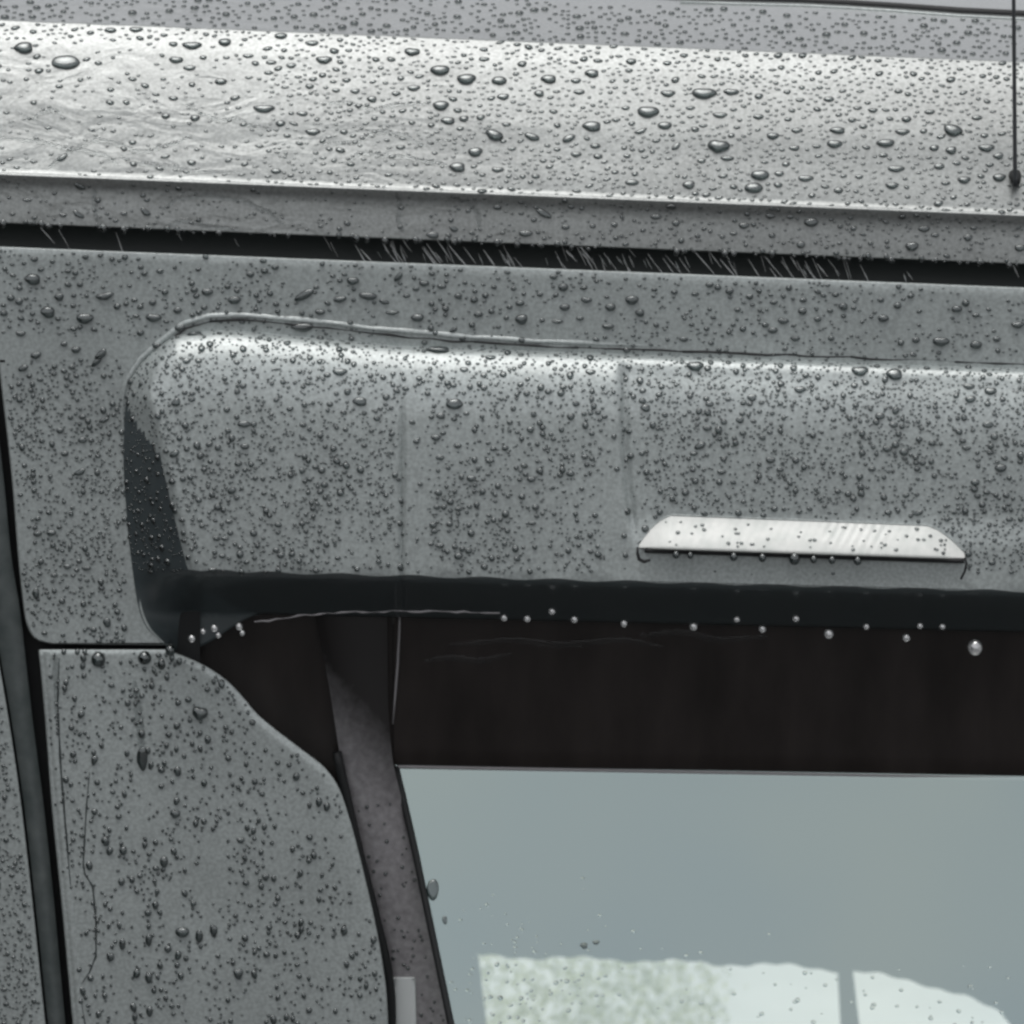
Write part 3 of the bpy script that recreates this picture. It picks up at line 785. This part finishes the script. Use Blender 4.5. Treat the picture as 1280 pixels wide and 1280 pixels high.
S = scatter('lower', 5000, (60, 815, 480, 1330), (3.2, 9), (.8, 1.6), lambda x, y: .45 + .9 * nz(x, y * .5, .03), .6); stuff_drops("fine_raindrops", "fine raindrops on the panel below the short dark seam", S)
S = scatter('corner', 1500, (-60, 880, 50, 1330), (3, 8), (.8, 1.2)); stuff_drops("fine_raindrops", "fine raindrops on the body corner left of the rubber strip", S)
S = []
for _ in range(150):
    x = random.gauss(650, 90); y = random.gauss(1225, 55)
    if y > 1400 or x < GRx(min(max(y, 960), 1380)) + 6 or y < 985: continue
    S.append((Ygl, x, y, random.uniform(2.5, 7), random.uniform(.6, 1)))
for _ in range(70):
    x = random.uniform(860, 1300); y = random.uniform(1205, 1330); S.append((Ygl, x, y, random.uniform(2.5, 7), random.uniform(.5, 1)))
stuff_drops("fine_raindrops", "sparse fine raindrops on the lower part of the rear glass", S, "film")
S = [(Ypil, random.uniform(GLx(y) + 6, GRx(y) - 6), y, random.uniform(2.5, 5.5), 1) for y in [random.uniform(1000, 1300) for _ in range(60)]]
stuff_drops("fine_raindrops", "fine raindrops on the grey trim beside the rear glass", S)

# drops that hang free below an edge
def hang(x, y, w, Y, label, group=None, asp=1.15, m='water'):
    p = P(x, y, Y); a = w * PX * .5
    v = []; f = []; seg = 14; rg = 8
    for j in range(rg + 1):
        t = math.pi * j / rg
        rad = math.sin(t) * (1 if t > 1.5 else .82 + .18 * t / 1.5)
        z = math.cos(t) * asp
        for i in range(seg): v.append((rad * math.cos(6.2832 * i / seg), rad * math.sin(6.2832 * i / seg), z))
    for j in range(rg):
        for i in range(seg):
            f.append((j * seg + i, j * seg + (i + 1) % seg, (j + 1) * seg + (i + 1) % seg, (j + 1) * seg + i))
    o = link("hanging_drop", [(q[0] * a, q[1] * a, q[2] * a) for q in v], f, M[m]); o.location = p
    o["label"] = label; o["category"] = "raindrop"
    if group: o["group"] = group
for x, y, w_ in ((630, 772, 9), (659, 773, 9), (690, 764, 9), (718, 774, 9), (780, 779, 9), (867, 783, 10), (921, 774, 8), (953, 786, 9), (995, 773, 9), (1036, 792, 12),
                 (1083, 783, 8), (1133, 797, 10), (1150, 782, 8), (1178, 783, 8)):
    hang(x, y, w_, -.02, "bright small drop hanging in a row under the hood's dark lower lip", "drops under the hood lip", m="bright")
hang(1219, 809, 19, -.03, "largest bright drop hanging under the hood lip below the right end of the lamp", m="bright")
for x, y, w_ in ((240, 798, 9), (254, 789, 7), (268, 785, 9), (273, 794, 7), (299, 783, 9), (303, 791, 7)):
    hang(x, y, w_, -.03, "tiny pale drop under the hood's rounded left corner", "drops under the hood corner", m="bright")
hang(213, 813, 13, -.012, "bright drop at the right end of the short dark seam")
hang(123, 824, 19, -.003, "big drop hanging from the middle of the short dark seam", None, 1.1)
hang(181, 822, 18, -.003, "big drop hanging from the short dark seam near its right end", None, 1.0)
hang(202, 830, 11, -.003, "slim drop just below the right end of the short dark seam", None, 1.4)
for x in (97, 106, 80): hang(x, 815, 8, -.002, "little drop clinging to the left part of the short dark seam", "drops on the short seam")
for x, w_ in ((845, 9), (863, 8), (917, 10), (953, 10), (993, 14), (1017, 9), (1040, 9), (1072, 10)):
    hang(x, lb(x) + 8, w_, Yvis(x, lb(x)) - .014, "dark drop hanging from the edge below the white lamp lens", "drops below the lamp lens")

# thin water runs and wavy film edges lying on the paint
def run(name, pts, Yf, rad, label, m='film', n=40, flat=.5):
    ys = []; seg = []
    for i in range(n + 1):
        t = i / n * (len(pts) - 1); k = min(int(t), len(pts) - 2); q = t - k
        a, b = pts[k], pts[k + 1]; q2 = q * q * (3 - 2 * q)
        seg.append((a[0] + (b[0] - a[0]) * q, a[1] + (b[1] - a[1]) * (q2 if abs(b[0] - a[0]) > abs(b[1] - a[1]) else q)))
    b_ = MB(); rows = []
    for i, (x, y) in enumerate(seg):
        a = seg[max(0, i - 1)]; c = seg[min(n, i + 1)]
        p, t, u, nn = frame_at(Yf, x, y)
        d = (P(c[0], c[1], Yf(*c)) - P(a[0], a[1], Yf(*a))).normalized(); sd = nn.cross(d).normalized()
        R = rad * (.25 + .75 * math.sin(math.pi * i / n) ** .5) * (1 + .25 * math.sin(i * 1.7))
        rows.append([p + sd * R * math.cos(k) + nn * (R * flat * math.sin(k) - R * .05) for k in [math.pi * j / 6 for j in range(7)]])
    b_.grid(rows); o = b_.build(name, M[m])
    o["label"] = label; o["category"] = "water trickle"
run("water_trickle", [(74, 822), (72, 880), (76, 960), (84, 1060), (90, 1150), (99, 1240), (110, 1300)], Ylow, .0011, "long water run down the left edge of the lower left panel", m="water", flat=.4)
run("water_trickle", [(112, 965), (108, 1010), (104, 1080), (106, 1092), (116, 1108), (120, 1150), (120, 1195), (112, 1215), (102, 1230)], Ylow, .0010, "thin crooked water run bulging right on the lower left panel", m="water", flat=.4)
run("water_trickle", [(168, 850), (172, 880), (176, 920), (179, 952)], Ylow, .0045, "wide faint water trail ending in a drop on the lower left panel", flat=.12)
run("water_trickle", [(68, 815), (71, 850), (70, 900)], Ylow, .003, "short broad water trail under the left end of the short seam", flat=.2)
run("water_trickle", [(503, 500), (502, 600), (503, 715)], Yvis, .0010, "straight thin water run along the first crease of the hood", flat=.5)
W = [("wavy water edge right of centre on the rounded roof edge", [(232, 132), (262, 146), (272, 151), (296, 149), (316, 158), (345, 163)]),
     ("wavy water edge arching below the middle of the rounded roof edge", [(400, 180), (438, 179), (474, 165), (500, 168), (530, 182), (560, 175)]),
     ("faint water edge low on the left of the rounded roof edge", [(0, 172), (40, 176), (90, 186), (125, 175), (180, 190), (215, 180), (240, 170)]),
     ("small arched water edge on the left of the rounded roof edge", [(40, 150), (52, 141), (64, 138), (80, 142)]),
     ("faint water edge across the middle of the rounded roof edge", [(400, 130), (430, 128), (465, 137), (500, 131), (540, 130)]),
     ("water edge reaching the bright ridge on the far left", [(60, 208), (80, 195), (92, 186), (125, 192), (150, 206)]),
     ("curved water edge above the bright ridge left of centre", [(430, 205), (450, 192), (500, 196), (550, 205), (580, 218)]),
     ("low water edge just above the bright ridge", [(150, 196), (170, 205), (210, 208), (240, 214), (300, 216)])]
for lab, p in W: run("water_edge", p, Yroof, .0026, lab, flat=.28)
W = [("water tongue on the strip above the gap left of centre", [(200, 262), (225, 248), (262, 244), (300, 250), (330, 262), (355, 280)]),
     ("water edge dropping to the gap near the middle", [(495, 240), (500, 255), (498, 275), (505, 292)]),
     ("curved water edge on the strip above the gap near the middle", [(560, 246), (585, 252), (598, 268), (600, 290)]),
     ("flat water bulge resting above the gap on the left", [(205, 283), (230, 276), (260, 282), (300, 287)]),
     ("short upright water edge on the strip above the gap", [(118, 235), (118, 255), (122, 278)])]
for lab, p in W: run("water_edge", p, Yroof, .0026, lab, flat=.26)

# slanting water strands that cross the long dark gap
st = MB()
for _ in range(100):
    x = random.choice([random.uniform(-20, 1300), random.gauss(790, 70), random.gauss(980, 60), random.gauss(560, 60)])
    y0 = r2y(x, random.uniform(303, 322)); L_ = random.uniform(8, 34); dx = L_ * random.uniform(.25, .9)
    Yb = random.uniform(-.003, .012)
    a = P(x, y0, Yb); b = P(x + dx, y0 + L_, Yb + .004)
    st.tube([a, a.lerp(b, .5), b], [.0002, random.uniform(.0003, .0009), .0002], 6)
so_ = st.build("water_strands", M['bright'], doubles=False); so_["kind"] = "stuff"
so_["label"] = "thin slanting water strands crossing the long dark gap"; so_["category"] = "water"

# ragged fringe of tiny drops along the roof's lower edge, and beads on the lamp lens
S = []
for _ in range(90):
    x = random.uniform(-60, 1340); S.append((lambda a, b: -.001, x, r2y(x, 304 + random.uniform(-2, 3)), random.uniform(4, 10), random.uniform(.7, 1.3)))
stuff_drops("fringe_drops", "ragged fringe of small drops along the roof edge above the long dark gap", S)
S = []
for _ in range(60):
    x = random.uniform(815, 1190); y = random.uniform(lt(x) + 4, lb(x) - 4)
    S.append((lambda a, b: Yvis(a, b) - .0006 - .014 * ((b - lt(a)) / 42), x, y, random.uniform(2.5, 6), .8))
stuff_drops("fine_raindrops", "fine raindrops on the white lamp lens", S)

# labels that still coincide are told apart by their order from the left
from collections import defaultdict
by = defaultdict(list)
for o in col.objects:
    if o.get("category") == "raindrop" and o.get("kind") is None: by[o["label"]].append(o)
ORD = ["first", "second", "third", "fourth", "fifth", "sixth", "seventh", "eighth", "ninth", "tenth", "eleventh", "twelfth", "thirteenth", "fourteenth"]
for lab, os_ in by.items():
    if len(os_) < 2 or len(os_) > 14: continue
    os_.sort(key=lambda o: o.matrix_world.translation.x if o.matrix_world.translation.length > 0 and o.location.length == 0 else o.location.x)
    for k, o in enumerate(os_):
        w_ = ("left" if k == 0 else "right") if len(os_) == 2 else ORD[k]
        o["label"] = "%s %s" % (w_, lab.replace("in a row ", "").replace("the hood's dark lower lip", "the hood lip")) if len(os_) == 2 else "%s from left, %s" % (w_, lab.replace("in a row ", "").replace("the hood's dark lower lip", "the hood lip"))

for o in col.objects:
    if o.get("category") == "raindrop" and len(o["label"].replace(",", "").split()) > 16:
        o["label"] = o["label"].replace(" the ", " ").replace("raindrop on", "drop on")
Yh = lambda x, y: .0545
for lab, p in [("pale smeared water edge under the hood right of the recess joint", [(530, 826), (560, 822), (600, 826), (640, 818)]),
               ("longer smeared water edge under the hood left of the lamp", [(560, 806), (640, 800), (700, 806), (780, 800), (830, 808)]),
               ("thin water edge under the hood below the lamp's left part", [(800, 794), (850, 790), (900, 800), (960, 796)])]:
    run("water_edge", p, Yh, .0030, lab, m="film", flat=.15)
for x, y, w_, a_, lab in ((541, 1112, 16, 1.7, "tall flattened drop near the left edge of the rear glass"), (730, 1182, 10, .8, "bright drop on the rear glass above the pale window reflection"),
                      (745, 1178, 8, .8, "small drop right beside the bright drop on the rear glass"), (556, 1150, 7, 1.5, "small drop on the rear glass below the tall flattened one")):
    ZONES['glass'] = (Ygl, "", ""); big_drop(x, y, w_, a_, 0, lab, zone='glass', flat=.5)
